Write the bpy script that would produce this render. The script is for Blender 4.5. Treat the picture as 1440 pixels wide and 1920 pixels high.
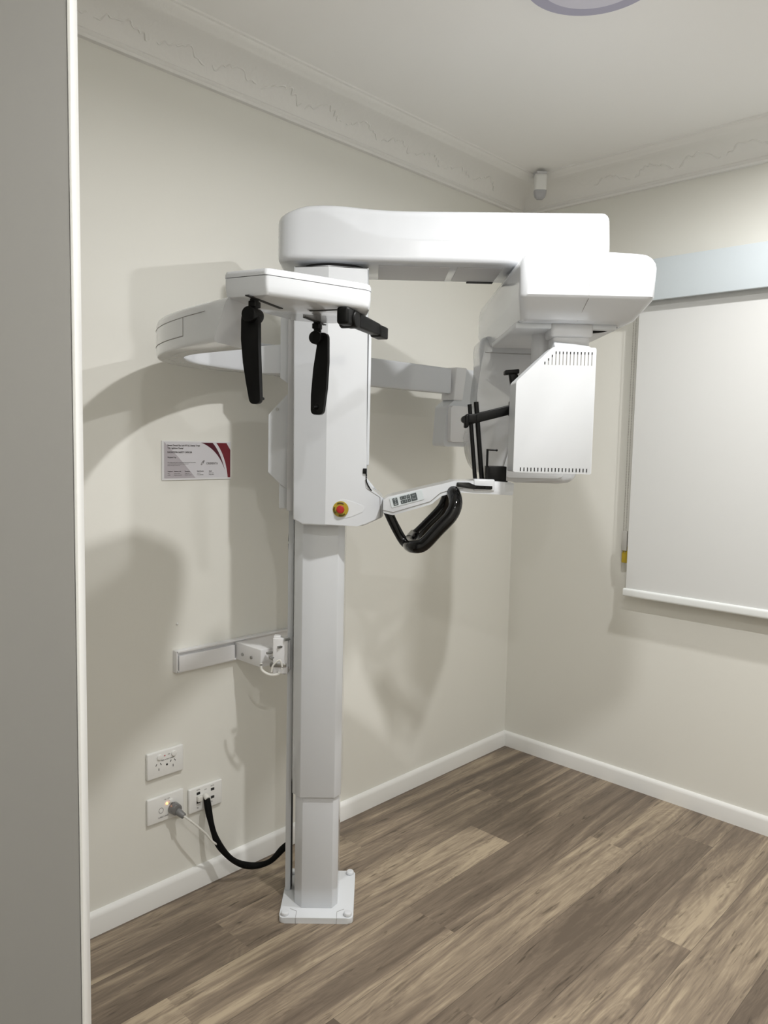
import bpy, bmesh, math, random
from mathutils import Vector, Matrix
random.seed(4)
for o in list(bpy.data.objects): bpy.data.objects.remove(o)
S = bpy.context.scene
COL = S.collection
V = Vector
rad = math.radians

# ------------------------------------------------------------------ camera, world, exposure, lights
cam_d = bpy.data.cameras.new('camera'); cam = bpy.data.objects.new('camera', cam_d); COL.objects.link(cam)
cam_d.sensor_fit = 'VERTICAL'; cam_d.sensor_height = 24.0
cam_d.lens = 24.0 * 1433.0 / 1920.0
cam_d.clip_start = 0.02
head, pitch, roll = rad(43.73), math.atan(128 / 1433), rad(1.2)
f0 = V((math.cos(head), math.sin(head), 0)); r0 = V((math.sin(head), -math.cos(head), 0)); u0 = V((0, 0, 1))
fw = f0 * math.cos(pitch) - u0 * math.sin(pitch); up = u0 * math.cos(pitch) + f0 * math.sin(pitch)
cr = r0 * math.cos(roll) + up * math.sin(roll); cu = up * math.cos(roll) - r0 * math.sin(roll)
CAM = V((-2.851, -1.935, 1.36))
m = Matrix((cr, cu, -fw)).transposed().to_4x4(); m.translation = CAM
cam.matrix_world = m
S.camera = cam
S.view_settings.view_transform = 'Standard'; S.view_settings.look = 'None'
S.view_settings.gamma = 1.0; S.view_settings.use_curve_mapping = False
S.view_settings.exposure = 0.18
w = bpy.data.worlds.new('world'); S.world = w; w.use_nodes = True
w.node_tree.nodes['Background'].inputs[0].default_value = (0.9, 0.92, 1, 1)
w.node_tree.nodes['Background'].inputs[1].default_value = 0.3

CEIL = 2.45
def spot(loc, energy, size=0.07, col=(1, 0.993, 0.985)):
    l = bpy.data.lights.new('downlight_lamp', 'AREA'); l.energy = energy; l.shape = 'DISK'; l.size = size; l.color = col; l.spread = rad(168)
    o = bpy.data.objects.new('downlight_lamp', l); COL.objects.link(o); o.location = loc
    return o
L1 = (-1.65, -1.38, 2.435); L2 = (-0.70, -1.41, 2.435); L_FILL = (-2.75, -2.35, 2.435)
spot(L1, 16.5); spot(L2, 14); spot(L_FILL, 11.5)  # last lamp is an added fill, unseen behind the camera

# ------------------------------------------------------------------ materials
def mat(name, col, rough=0.5, metal=0.0, coat=0.0, emis=None, spec=0.5, bump=None, alpha=None, trans=0):
    M = bpy.data.materials.new(name); M.use_nodes = True
    nt = M.node_tree; b = nt.nodes['Principled BSDF']
    b.inputs['Base Color'].default_value = (*col, 1); b.inputs['Roughness'].default_value = rough
    b.inputs['Metallic'].default_value = metal; b.inputs['Coat Weight'].default_value = coat
    b.inputs['Coat Roughness'].default_value = 0.06
    b.inputs['Specular IOR Level'].default_value = spec
    b.inputs['Transmission Weight'].default_value = trans
    if emis:
        b.inputs['Emission Color'].default_value = (*emis[0], 1); b.inputs['Emission Strength'].default_value = emis[1]
    if bump:
        scale, strength, dist = bump
        tc = nt.nodes.new('ShaderNodeTexCoord'); n = nt.nodes.new('ShaderNodeTexNoise'); n.inputs['Scale'].default_value = scale
        n.inputs['Detail'].default_value = 4
        bp = nt.nodes.new('ShaderNodeBump'); bp.inputs['Strength'].default_value = strength; bp.inputs['Distance'].default_value = dist
        nt.links.new(tc.outputs['Object'], n.inputs['Vector']); nt.links.new(n.outputs['Fac'], bp.inputs['Height'])
        nt.links.new(bp.outputs['Normal'], b.inputs['Normal'])
    return M
WALL = mat('wall_paint', (0.805, 0.797, 0.742), 0.55, bump=(60, 0.08, 0.002))
CEILM = mat('ceiling_paint', (0.92, 0.91, 0.885), 0.8, bump=(8, 0.1, 0.004))
TRIM = mat('trim_gloss', (0.85, 0.85, 0.83), 0.28)
DOORM = mat('door_paint', (0.325, 0.32, 0.308), 0.6)
WHITE = mat('white_enamel', (0.84, 0.84, 0.85), 0.35)
GLOSS = mat('gloss_white', (0.67, 0.69, 0.72), 0.16, coat=0.5)
SATIN = mat('satin_white', (0.70, 0.72, 0.745), 0.35)
GREYW = mat('pale_grey_plastic', (0.62, 0.62, 0.63), 0.4)
BLACK = mat('black_plastic', (0.004, 0.004, 0.004), 0.4, spec=0.2)
BGLOSS = mat('black_gloss', (0.003, 0.003, 0.003), 0.12, spec=0.35)
DARK = mat('dark_gap', (0.02, 0.02, 0.02), 0.7)
SEAM = mat('seam_grey', (0.30, 0.29, 0.28), 0.6)
METAL = mat('steel', (0.45, 0.45, 0.44), 0.3, metal=1)
RED = mat('red_plastic', (0.42, 0.012, 0.01), 0.35)
YEL = mat('yellow_plastic', (0.42, 0.30, 0.015), 0.4)
OLIVE = mat('olive_print', (0.10, 0.085, 0.008), 0.5)
KEYG = mat('key_grey', (0.07, 0.085, 0.09), 0.4)
KEYP = mat('keypad_plate', (0.60, 0.65, 0.67), 0.4)
BLIND = mat('blind_fabric', (0.675, 0.68, 0.668), 0.75, bump=(900, 0.05, 0.0005))
PELM = mat('pelmet_paint', (0.62, 0.68, 0.715), 0.4)
RAILM = mat('rail_white', (0.82, 0.84, 0.83), 0.35)
CABLEW = mat('white_cable', (0.75, 0.74, 0.70), 0.5)
SLEEVE = mat('braided_sleeve', (0.003, 0.003, 0.003), 0.7, spec=0.15, bump=(500, 0.5, 0.002))
LAMPOFF = mat('lamp_diffuser', (0.66, 0.65, 0.74), 0.5)
LAMPRING = mat('lamp_ring', (0.42, 0.41, 0.52), 0.5)
GREYD = mat('detector_lens', (0.45, 0.45, 0.47), 0.4)
PLUG = mat('clear_grey_plug', (0.16, 0.16, 0.16), 0.12, coat=0.6)
PAPER = mat('card_print', (0.66, 0.65, 0.68), 0.35)
PAPERG = mat('card_print_grey', (0.47, 0.44, 0.47), 0.35)
INK = mat('ink', (0.06, 0.05, 0.05), 0.6)
INKG = mat('ink_grey', (0.22, 0.21, 0.21), 0.6)
WINE = mat('wine_print', (0.15, 0.004, 0.012), 0.3)
WINED = mat('dark_wine_print', (0.07, 0.003, 0.012), 0.3)
LED = mat('neon_orange', (0.9, 0.3, 0.1), 0.5, emis=((1, 0.35, 0.12), 3))
REDDOT = mat('red_mark', (0.6, 0.1, 0.12), 0.5)
DLIGHT = mat('downlight_lens', (1, 1, 1), 0.5, emis=((1, 0.96, 0.9), 8))
CHAIN = mat('chain_steel', (0.42, 0.40, 0.36), 0.3, metal=0.7)

def floor_mat():
    M = bpy.data.materials.new('wood_planks'); M.use_nodes = True
    nt = M.node_tree; N = nt.nodes; L = nt.links; b = N['Principled BSDF']
    uv = N.new('ShaderNodeUVMap'); uv.uv_map = 'plank'
    at = N.new('ShaderNodeAttribute'); at.attribute_name = 'tone'
    sep = N.new('ShaderNodeSeparateXYZ'); L.new(uv.outputs[0], sep.inputs[0])
    def math_(op, a, b_=None, c=None):
        n = N.new('ShaderNodeMath'); n.operation = op
        for i, x in enumerate((a, b_, c)):
            if x is None: continue
            if isinstance(x, (int, float)): n.inputs[i].default_value = x
            else: L.new(x, n.inputs[i])
        return n.outputs[0]
    seed = math_('MULTIPLY', at.outputs['Fac'], 37.0)
    def vec(su, sv):
        c = N.new('ShaderNodeCombineXYZ')
        L.new(math_('MULTIPLY', sep.outputs[0], su), c.inputs[0]); L.new(math_('MULTIPLY', sep.outputs[1], sv), c.inputs[1]); L.new(seed, c.inputs[2])
        return c.outputs[0]
    def noise(v, scale, detail, rough=0.55, dist=0.0):
        n = N.new('ShaderNodeTexNoise'); n.inputs['Scale'].default_value = scale; n.inputs['Detail'].default_value = detail
        n.inputs['Roughness'].default_value = rough; n.inputs['Distortion'].default_value = dist; L.new(v, n.inputs['Vector']); return n.outputs['Fac']
    broad = noise(vec(1.1, 15), 1.0, 4, 0.55, 0.9)       # broad light and dark figure
    grain = noise(vec(9, 150), 1.0, 6, 0.65, 0.4)        # fine grain
    crack = noise(vec(6, 60), 1.0, 5, 0.6, 1.2)        # dark flecks
    figm = noise(vec(1.3, 7), 1.0, 2, 0.5, 2.5)
    cath = N.new('ShaderNodeMath'); cath.operation = 'SINE'; L.new(math_('MULTIPLY', figm, 75.0), cath.inputs[0])
    rampA = N.new('ShaderNodeValToRGB'); e = rampA.color_ramp.elements
    e[0].position = 0.30; e[0].color = (0.125, 0.094, 0.068, 1)
    e[1].position = 0.72; e[1].color = (0.44, 0.355, 0.25, 1)
    k = e.new(0.48); k.color = (0.200, 0.154, 0.112, 1)
    k = e.new(0.60); k.color = (0.300, 0.236, 0.168, 1)
    t = math_('ADD', broad, math_('MULTIPLY', math_('SUBTRACT', at.outputs['Fac'], 0.5), 0.20))
    t = math_('ADD', t, math_('MULTIPLY', math_('SUBTRACT', grain, 0.5), 0.42))
    t = math_('ADD', t, math_('MULTIPLY', cath.outputs[0], 0.022))
    L.new(t, rampA.inputs[0])
    rc = N.new('ShaderNodeValToRGB'); rc.color_ramp.elements[0].position = 0.30; rc.color_ramp.elements[0].color = (0.35, 0.33, 0.3, 1)
    rc.color_ramp.elements[1].position = 0.41; rc.color_ramp.elements[1].color = (1, 1, 1, 1); L.new(crack, rc.inputs[0])
    mx = N.new('ShaderNodeMix'); mx.data_type = 'RGBA'; mx.blend_type = 'MULTIPLY'; mx.inputs[0].default_value = 0.85
    L.new(rampA.outputs[0], mx.inputs[6]); L.new(rc.outputs[0], mx.inputs[7])
    # plank edges: v in metres from the plank's centre line, u from its end
    ve = math_('ABSOLUTE', sep.outputs[1])
    s1 = math_('GREATER_THAN', ve, 0.0838 - 0.0007)
    mx2 = N.new('ShaderNodeMix'); mx2.data_type = 'RGBA'; L.new(math_('MULTIPLY', s1, 0.6), mx2.inputs[0])
    L.new(mx.outputs[2], mx2.inputs[6]); mx2.inputs[7].default_value = (0.05, 0.037, 0.027, 1)
    L.new(mx2.outputs[2], b.inputs['Base Color'])
    b.inputs['Roughness'].default_value = 0.42
    bp = N.new('ShaderNodeBump'); bp.inputs['Strength'].default_value = 0.08; bp.inputs['Distance'].default_value = 0.002
    L.new(grain, bp.inputs['Height']); L.new(bp.outputs[0], b.inputs['Normal'])
    return M
FLOORM = floor_mat()

def cornice_mat():
    M = mat('plaster_cornice', (0.84, 0.83, 0.80), 0.75); nt = M.node_tree; N = nt.nodes; L = nt.links; b = N['Principled BSDF']
    tc = N.new('ShaderNodeTexCoord'); mp = N.new('ShaderNodeMapping'); mp.inputs['Scale'].default_value = (1, 1, 1)
    L.new(tc.outputs['Object'], mp.inputs[0])
    n = N.new('ShaderNodeTexNoise'); n.inputs['Scale'].default_value = 22; n.inputs['Detail'].default_value = 5; n.inputs['Distortion'].default_value = 1.5; L.new(mp.outputs[0], n.inputs[0])
    bp = N.new('ShaderNodeBump'); bp.inputs['Strength'].default_value = 0.35; bp.inputs['Distance'].default_value = 0.006
    L.new(n.outputs[0], bp.inputs['Height']); L.new(bp.outputs[0], b.inputs['Normal']); return M
CORN = cornice_mat()

# ------------------------------------------------------------------ helpers
def tag(o, label=None, cat=None, group=None, kind=None):
    if label: o['label'] = label
    if cat: o['category'] = cat
    if group: o['group'] = group
    if kind: o['kind'] = kind
    return o
ORG = {}
def thing(name, loc, label, cat, group=None):
    o = bpy.data.objects.new(name, None); COL.objects.link(o); o.location = loc; o.empty_display_size = 0.1
    ORG[o.name] = V(loc); return tag(o, label, cat, group)
def link(name, bm, material, parent=None, smooth=35, label=None):
    bmesh.ops.recalc_face_normals(bm, faces=bm.faces)
    c = V((0, 0, 0))
    for v in bm.verts: c += v.co
    c /= max(1, len(bm.verts))
    for v in bm.verts: v.co -= c
    me = bpy.data.meshes.new(name)
    if smooth:
        for f in bm.faces: f.smooth = True
    bm.to_mesh(me); bm.free()
    if smooth: me.set_sharp_from_angle(angle=rad(smooth))
    me.materials.append(material)
    o = bpy.data.objects.new(name, me); COL.objects.link(o)
    ORG[o.name] = c.copy()
    if parent is not None:
        o.parent = parent; o.location = c - ORG[parent.name]
    else: o.location = c
    if label: o['label'] = label
    return o

def poly(bm, P0, P1, bev=0, seg=3):
    """closed prism between two matching rings of points, optional bevel"""
    a = [bm.verts.new(p) for p in P0]; b = [bm.verts.new(p) for p in P1]; n = len(a); F = []
    F.append(bm.faces.new(a)); F.append(bm.faces.new(list(reversed(b))))
    for i in range(n): F.append(bm.faces.new((a[i], b[i], b[(i + 1) % n], a[(i + 1) % n])))
    if bev:
        es = set(e for f in F for e in f.edges)
        bmesh.ops.bevel(bm, geom=list(es), offset=bev, segments=seg, profile=0.5, affect='EDGES', clamp_overlap=True)
def box(bm, c, ax, ay, az, bev=0, seg=3):
    c, ax, ay, az = V(c), V(ax), V(ay), V(az)
    q = [(-1, -1), (1, -1), (1, 1), (-1, 1)]
    poly(bm, [c + ax * i + ay * j - az for i, j in q], [c + ax * i + ay * j + az for i, j in q], bev, seg)
def wbox(bm, x0, x1, y0, y1, z0, z1, bev=0, seg=3):
    box(bm, ((x0 + x1) / 2, (y0 + y1) / 2, (z0 + z1) / 2), ((x1 - x0) / 2, 0, 0), (0, (y1 - y0) / 2, 0), (0, 0, (z1 - z0) / 2), bev, seg)
def cyl(bm, a, b, r, r2=None, n=24, bev=0):
    a, b = V(a), V(b); d = (b - a).normalized(); r2 = r if r2 is None else r2
    u = d.orthogonal().normalized(); v = d.cross(u)
    P0 = [a + (u * math.cos(t) + v * math.sin(t)) * r for t in (2 * math.pi * i / n for i in range(n))]
    P1 = [b + (u * math.cos(t) + v * math.sin(t)) * r2 for t in (2 * math.pi * i / n for i in range(n))]
    A = [bm.verts.new(p) for p in P0]; B = [bm.verts.new(p) for p in P1]
    f0_ = bm.faces.new(A); f1_ = bm.faces.new(list(reversed(B)))
    for i in range(n): bm.faces.new((A[i], B[i], B[(i + 1) % n], A[(i + 1) % n]))
    if bev: bmesh.ops.bevel(bm, geom=list(set(f0_.edges) | set(f1_.edges)), offset=bev, segments=3, profile=0.5, affect='EDGES')
def catmull(P, n=8, closed=False):
    P = [V(p) for p in P]; out = []; m = len(P)
    for i in range(m if closed else m - 1):
        if closed: p = [P[(i + j - 1) % m] for j in range(4)]
        else: p = [P[max(0, min(m - 1, i + j - 1))] for j in range(4)]
        for s in range(n):
            t = s / n
            out.append(0.5 * ((2 * p[1]) + (p[2] - p[0]) * t + (2 * p[0] - 5 * p[1] + 4 * p[2] - p[3]) * t * t + (3 * p[1] - p[0] - 3 * p[2] + p[3]) * t ** 3))
    if not closed: out.append(P[-1])
    return out
def tube(bm, P, r, n=12, closed=False, flat=1.0, ref=V((0, 0, 1))):
    P = [V(p) for p in P]; m = len(P); rings = []
    for i in range(m):
        if closed: t = P[(i + 1) % m] - P[(i - 1) % m]
        else: t = P[min(i + 1, m - 1)] - P[max(i - 1, 0)]
        t.normalize(); u = t.cross(ref)
        if u.length < 1e-3: u = t.orthogonal()
        u.normalize(); v = t.cross(u)
        rr = r(i / (m - 1)) if callable(r) else r
        rings.append([bm.verts.new(P[i] + (u * math.cos(a) * flat + v * math.sin(a)) * rr) for a in (2 * math.pi * k / n for k in range(n))])
    for i in range(m if closed else m - 1):
        A, B = rings[i], rings[(i + 1) % m]
        for k in range(n): bm.faces.new((A[k], A[(k + 1) % n], B[(k + 1) % n], B[k]))
    if not closed: bm.faces.new(list(reversed(rings[0]))); bm.faces.new(rings[-1])
def loft(bm, rings, cap=True):
    R = [[bm.verts.new(p) for p in r] for r in rings]; n = len(R[0])
    for A, B in zip(R, R[1:]):
        for k in range(n): bm.faces.new((A[k], A[(k + 1) % n], B[(k + 1) % n], B[k]))
    if cap: bm.faces.new(list(reversed(R[0]))); bm.faces.new(R[-1])
def round2d(P, radii, seg=6):
    out = []; n = len(P)
    for i in range(n):
        p = V(P[i]).to_3d(); a = V(P[i - 1]).to_3d(); b = V(P[(i + 1) % n]).to_3d()
        r = radii[i] if isinstance(radii, (list, tuple)) else radii
        if r <= 0: out.append((p.x, p.y)); continue
        da, db = (a - p), (b - p); la, lb = da.length, db.length; da.normalize(); db.normalize()
        ang = da.angle(db); d = min(r / math.tan(ang / 2), la * 0.49, lb * 0.49)
        for s in range(seg + 1):
            t = s / seg; q = (p + da * d) * (1 - t) ** 2 + p * 2 * t * (1 - t) + (p + db * d) * t * t
            out.append((q.x, q.y))
    return out
def sphere(bm, c, r, sc=(1, 1, 1)):
    g = bmesh.ops.create_uvsphere(bm, u_segments=20, v_segments=12, radius=r)
    for v in g['verts']: v.co = V((v.co.x * sc[0], v.co.y * sc[1], v.co.z * sc[2])) + V(c)
nb = bmesh.new

# machine frame: r to the right along the overhead beam, k deeper into the room, z up
MA = rad(44.5)
Rm = V((math.sin(MA), -math.cos(MA), 0)); Dm = V((math.cos(MA), math.sin(MA), 0)); MO = V((CAM.x, CAM.y, 0))
def M3(r, k, z): return MO + Rm * r + Dm * k + V((0, 0, z))
def mbox(bm, r0_, r1_, k0, k1, z0, z1, bev=0, seg=3):
    box(bm, M3((r0_ + r1_) / 2, (k0 + k1) / 2, (z0 + z1) / 2), Rm * ((r1_ - r0_) / 2), Dm * ((k1 - k0) / 2), V((0, 0, (z1 - z0) / 2)), bev, seg)
def mprism_front(bm, P, k0, k1, bev=0, seg=3):      # outline in (r, z), depth k0..k1
    poly(bm, [M3(r, k0, z) for r, z in P], [M3(r, k1, z) for r, z in P], bev, seg)
def mprism_plan(bm, P, z0, z1, bev=0, seg=3):       # outline in (r, k), height z0..z1
    poly(bm, [M3(r, k, z0) for r, k in P], [M3(r, k, z1) for r, k in P], bev, seg)

# ------------------------------------------------------------------ room
XF, YR = -3.12, -2.85      # far ends of the room behind the camera
def struct(name, bm, material, smooth=35, label=None):
    o = link(name, bm, material, None, smooth); o['kind'] = 'structure'
    if label: o['label'] = label
    return o
# floor: one mesh of planks running along the left wall
bm = nb(); uvl = bm.loops.layers.uv.new('plank'); tl = bm.faces.layers.float.new('tone')
PW = 0.168; joints = {1: -1.68, 2: -0.713, 3: -1.232, 4: -0.468, 6: -0.83, 5: -1.45, 7: -0.25, 0: -1.1}
tones = {}
y = -0.02 + PW; i = -1
while y > YR:
    y1 = max(y - PW, YR); yt = min(y, 0)
    j = joints.get(i, random.uniform(-1.3, 0)); x = j + 1.22 * 3
    while x > 0: x -= 1.22
    cuts = [0.0]
    while x > XF: cuts.append(x); x -= 1.22
    cuts.append(XF)
    for a, b in zip(cuts, cuts[1:]):
        vs = [bm.verts.new((p, q, 0)) for p, q in ((b, y1), (a, y1), (a, yt), (b, yt))]
        f = bm.faces.new(vs); f[tl] = random.random()
        cy = y - PW / 2
        for l in f.loops: l[uvl].uv = (l.vert.co.x - b, l.vert.co.y - cy)
    y -= PW; i += 1
me = bpy.data.meshes.new('floor'); bm.to_mesh(me); bm.free(); me.materials.append(FLOORM)
fo = bpy.data.objects.new('floor', me); COL.objects.link(fo); fo['kind'] = 'structure'

T = 0.1
bm = nb(); wbox(bm, XF - T, T, 0, T, 0, CEIL); struct('wall_left', bm, WALL, 0)
bm = nb(); wbox(bm, 0, T, YR - T, 0, 0, CEIL); struct('wall_right', bm, WALL, 0)
bm = nb(); wbox(bm, XF - T, XF, YR - T, 0, 0, CEIL); struct('wall_front', bm, WALL, 0)
bm = nb(); wbox(bm, XF, 0, YR - T, YR, 0, CEIL); struct('wall_rear', bm, WALL, 0)
bm = nb(); wbox(bm, XF - T, T, YR - T, T, CEIL, CEIL + T); struct('ceiling', bm, CEILM, 0)
bm = nb(); wbox(bm, XF, T, YR - T, T, -T, -0.001); struct('trim_1', bm, SEAM, 0)   # slab under the planks

# skirting boards
def skirting(name, p0, p1, nrm):
    prof = [(0, 0), (0.014, 0), (0.014, 0.052), (0.012, 0.060), (0.006, 0.066), (0, 0.067)]
    p0, p1, nrm = V(p0), V(p1), V(nrm); bm = nb()
    loft(bm, [[p + nrm * o + V((0, 0, z)) for o, z in prof] for p in (p0, p1)]); struct(name, bm, TRIM, 50)
skirting('baseboard_left', (XF, 0, 0), (-0.0, 0, 0), (0, -1, 0))
skirting('baseboard_right', (0, 0, 0), (0, YR, 0), (-1, 0, 0))
# plaster cornice
cov = [(0, 2.345), (0.014, 2.345), (0.017, 2.352), (0.013, 2.359), (0.013, 2.364)]
for i in range(9):
    t = i / 8 * math.pi / 2; cov.append((0.016 + 0.105 * (1 - math.cos(t)), 2.366 + 0.060 * math.sin(t)))
cov += [(0.126, 2.430), (0.136, 2.434), (0.145, 2.438), (0.149, 2.444), (0.156, 2.445), (0.158, CEIL), (0, CEIL)]
bm = nb(); loft(bm, [[V((x, -o if x == XF else -o, z)) if x == XF else V((-o, -o, z)) for o, z in cov] for x in (XF, 0)]); CL_ = struct('trim_2', bm, CORN, 40, 'ornate plaster cornice along the left wall')
bm = nb(); loft(bm, [[V((-o, -o, z)) for o, z in cov], [V((-o, YR, z)) for o, z in cov]]); CR_ = struct('trim_3', bm, CORN, 40, 'ornate plaster cornice along the right wall')

def cove(a): return 0.016 + 0.105 * (1 - math.cos(a)), 2.366 + 0.060 * math.sin(a)
def relief(name_parent, along, x0, x1):
    # worn acanthus relief: ragged ridges climbing the cove in repeating leaves
    x = x0
    while x < x1:
        pts = []; n_ = 16
        for i in range(n_ + 1):
            u = i / n_; a = 0.50 + 0.42 * (abs(math.sin(math.pi * u)) ** 1.5) * (0.8 if int(x * 10) % 2 else 1) + random.uniform(-0.10, 0.10)
            o, z = cove(a); q = x + u * 0.15
            pts.append(V((q, -o + 0.0005, z)) if along == 'x' else V((-o + 0.0005, q, z)))
        bm = nb(); tube(bm, catmull(pts, 3), lambda t: 0.0016 + 0.0016 * abs(math.sin(t * 19)), 6)
        link('relief_leaf', bm, CORN, name_parent, 60); x += 0.17
relief(CL_, 'x', -2.10, -0.35); relief(CR_, 'y', -1.35, -0.35)

# the open door leaf at the left edge of the view, its hinge side on a short stub of wall
e_ = V((-0.803, 0.596, 0)).normalized(); nf = V((-0.596, -0.803, 0)).normalized()    # nf faces the camera side
Pd = V((-2.446, -1.030, 0)); DL = 0.40
bm = nb(); c = Pd + e_ * DL - nf * 0.018 + V((0, 0, 1.03))
box(bm, c, e_ * DL, nf * 0.018, V((0, 0, 1.025)), 0.003, 2)
d1 = struct('door_1', bm, DOORM, 35, 'grey painted door leaf standing open at the left edge')
bm = nb(); box(bm, Pd - e_ * 0.0022 - nf * 0.018 + V((0, 0, 1.03)), e_ * 0.002, nf * 0.0185, V((0, 0, 1.025)), 0.0015, 2)
link('edge_strip', bm, TRIM, d1, 35, 'glossy white door edge')
bm = nb(); hb = Pd + e_ * 0.06 + V((0, 0, 1.0))
cyl(bm, hb - nf * 0.036, hb - nf * 0.075, 0.008); box(bm, hb - nf * 0.075 + e_ * 0.05, e_ * 0.06, nf * 0.006, V((0, 0, 0.01)), 0.004)
link('door_handle', bm, METAL, d1)

# ------------------------------------------------------------------ the x-ray machine
base_c = M3(-0.14, 2.18, 0)
X = thing('dental_xray_machine', base_c, 'tall white dental x-ray machine with column and overhead beam near the room corner', 'x-ray machine')
# base
bm = nb(); P = round2d([(-0.247, 2.057), (-0.036, 2.057), (-0.036, 2.300), (-0.247, 2.300)], 0.016)
mprism_plan(bm, P, 0.0, 0.017, 0.002, 2); bp = link('base_plate', bm, SATIN, X)
for r, k in ((-0.231, 2.073), (-0.052, 2.073), (-0.052, 2.284), (-0.231, 2.284)):
    bm = nb(); cyl(bm, M3(r, k, 0.017), M3(r, k, 0.027), 0.0125, 0.011, 24, 0.003); link('foot_cap', bm, SATIN, bp)
for r in (-0.199, -0.083):
    bm = nb(); tube(bm, [M3(r, 2.0563, 0.001), M3(r, 2.0563, 0.016), M3(r, 2.0583, 0.0173), M3(r + (-0.0 if r > -0.1 else 0.0), 2.088, 0.0173), M3(r - (0.02 if r < -0.1 else -0.02), 2.10, 0.0173)], 0.0006, 6)
    link('seam', bm, SEAM, bp)
# column
bm = nb(); mprism_plan(bm, [(-0.187, 2.104), (-0.099, 2.104), (-0.084, 2.126), (-0.084, 2.235), (-0.210, 2.235), (-0.210, 2.129)], 0.017, 0.50, 0.0015, 2)
link('lower_column', bm, GLOSS, X, 30)
bm = nb(); mprism_plan(bm, [(-0.194, 2.096), (-0.096, 2.096), (-0.079, 2.120), (-0.079, 2.24), (-0.219, 2.24), (-0.219, 2.124)], 0.352, 1.20, 0.002, 2)
link('upper_column', bm, GLOSS, X, 30)
bm = nb(); mbox(bm, -0.2445, -0.2285, 2.19, 2.225, 0.017, 1.52, 0.002); link('back_rail', bm, SATIN, X)
bm = nb(); mbox(bm, -0.2286, -0.2262, 2.195, 2.222, 0.017, 0.350); mbox(bm, -0.2286, -0.2185, 2.195, 2.222, 0.335, 0.352); link('rail_slot', bm, DARK, X, label='dark slot between column and rail')
# carriage housing
bm = nb()
def kf(r): return 2.052 - (r + 0.222) / 0.093 * 0.022 if r < -0.129 else 2.030 + (r + 0.129) * 0.20
FP = [(-0.217, 1.152), (-0.192, 1.139), (-0.129, 1.1385), (-0.043, 1.137), (-0.025, 1.139), (0.023, 1.161), (0.026, 1.168), (0.025, 1.214), (-0.004, 1.232), (-0.025, 1.256), (-0.025, 1.818), (-0.129, 1.818), (-0.222, 1.818)]
fv = [bm.verts.new(M3(r, kf(r), z)) for r, z in FP]; bv = [bm.verts.new(M3(r, 2.235, z)) for r, z in FP]
crease = bm.edges.new((fv[2], fv[11]))
F = [bm.faces.new((fv[0], fv[1], fv[2], fv[11], fv[12])), bm.faces.new(fv[2:12]), bm.faces.new(list(reversed(bv)))]
n = len(FP)
for i in range(n): F.append(bm.faces.new((fv[i], fv[(i + 1) % n], bv[(i + 1) % n], bv[i])))
es = [e for e in bm.edges if e is not crease]
bmesh.ops.bevel(bm, geom=es, offset=0.006, segments=3, profile=0.5, affect='EDGES', clamp_overlap=True)
car = link('carriage_housing', bm, GLOSS, X, 9)
# seam lines of the housing and the recess that holds the stop button
bm = nb(); k_ = kf(-0.0)
tube(bm, [M3(-0.0245, kf(-0.0245) - 0.0002, 1.262), M3(-0.022, kf(-0.02) - 0.0002, 1.240), M3(0.003, kf(0.003) - 0.0002, 1.224), M3(0.016, kf(0.016) - 0.0002, 1.216), M3(0.018, kf(0.018) - 0.0002, 1.163)], 0.0009, 6)
link('seam', bm, SEAM, car)
bm = nb()
SP = [(-0.0825 - 0.025 * math.sin(t), 1.184 + 0.026 * math.cos(t)) for t in (math.pi * i / 10 for i in range(11))]
cc = kf(-0.08)
R0 = [(-0.06, 1.163), (-0.03, 1.176), (-0.026, 1.186), (-0.03, 1.193), (-0.06, 1.204)]
pts = SP + R0
mprism_front(bm, [p for p in pts], cc - 0.0014, cc + 0.012, 0)
for v in bm.verts:
    rr = (v.co - MO).dot(Rm); kk = (v.co - MO).dot(Dm)
    if kk < cc + 0.002: v.co += Dm * (kf(rr) - 0.0012 - kk)
link('button_recess', bm, SATIN, car)
es_ = M3(-0.089, kf(-0.089) - 0.001, 1.1835)
bm = nb(); cyl(bm, es_, es_ - Dm * 0.004, 0.0215, 0.0205, 36); es = link('emergency_stop', bm, YEL, X, label='yellow ring with red push button')
bm = nb()
for a0 in (60, 160, 255):
    arc = [es_ - Dm * 0.0045 + (Rm * math.cos(rad(a0 + t)) + V((0, 0, 1)) * math.sin(rad(a0 + t))) * 0.0170 for t in range(0, 62, 6)]
    tube(bm, arc, 0.0022, 6, flat=1)
link('ring_lettering', bm, OLIVE, es)
bm = nb(); cyl(bm, es_ - Dm * 0.002, es_ - Dm * 0.014, 0.0095, 0.0110, 28, 0.002); link('push_button', bm, RED, es, label='red mushroom push button')
# rear covers of the carriage seen at its left
bm = nb(); mprism_front(bm, [(-0.266, 1.535), (-0.238, 1.517), (-0.215, 1.517), (-0.215, 1.70), (-0.266, 1.70)], 2.14, 2.17, 0.002); link('rear_cover', bm, SATIN, X)
bm = nb(); mprism_front(bm, [(-0.298, 1.434), (-0.298, 1.274), (-0.262, 1.240), (-0.237, 1.225), (-0.237, 1.500), (-0.250, 1.486)], 2.14, 2.175, 0.002)
rc_ = link('rear_cover', bm, SATIN, X)
bm = nb(); cyl(bm, M3(-0.273, 2.141, 1.449), M3(-0.273, 2.137, 1.449), 0.0045, n=16); link('screw', bm, METAL, rc_)
bm = nb(); mbox(bm, -0.268, -0.236, 2.15, 2.19, 1.172, 1.262, 0.003); link('rear_cover', bm, SATIN, X)
bm = nb(); mbox(bm, -0.240, -0.222, 2.10, 2.22, 1.17, 1.71, 0.002); link('rear_frame', bm, GREYW, X)
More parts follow.
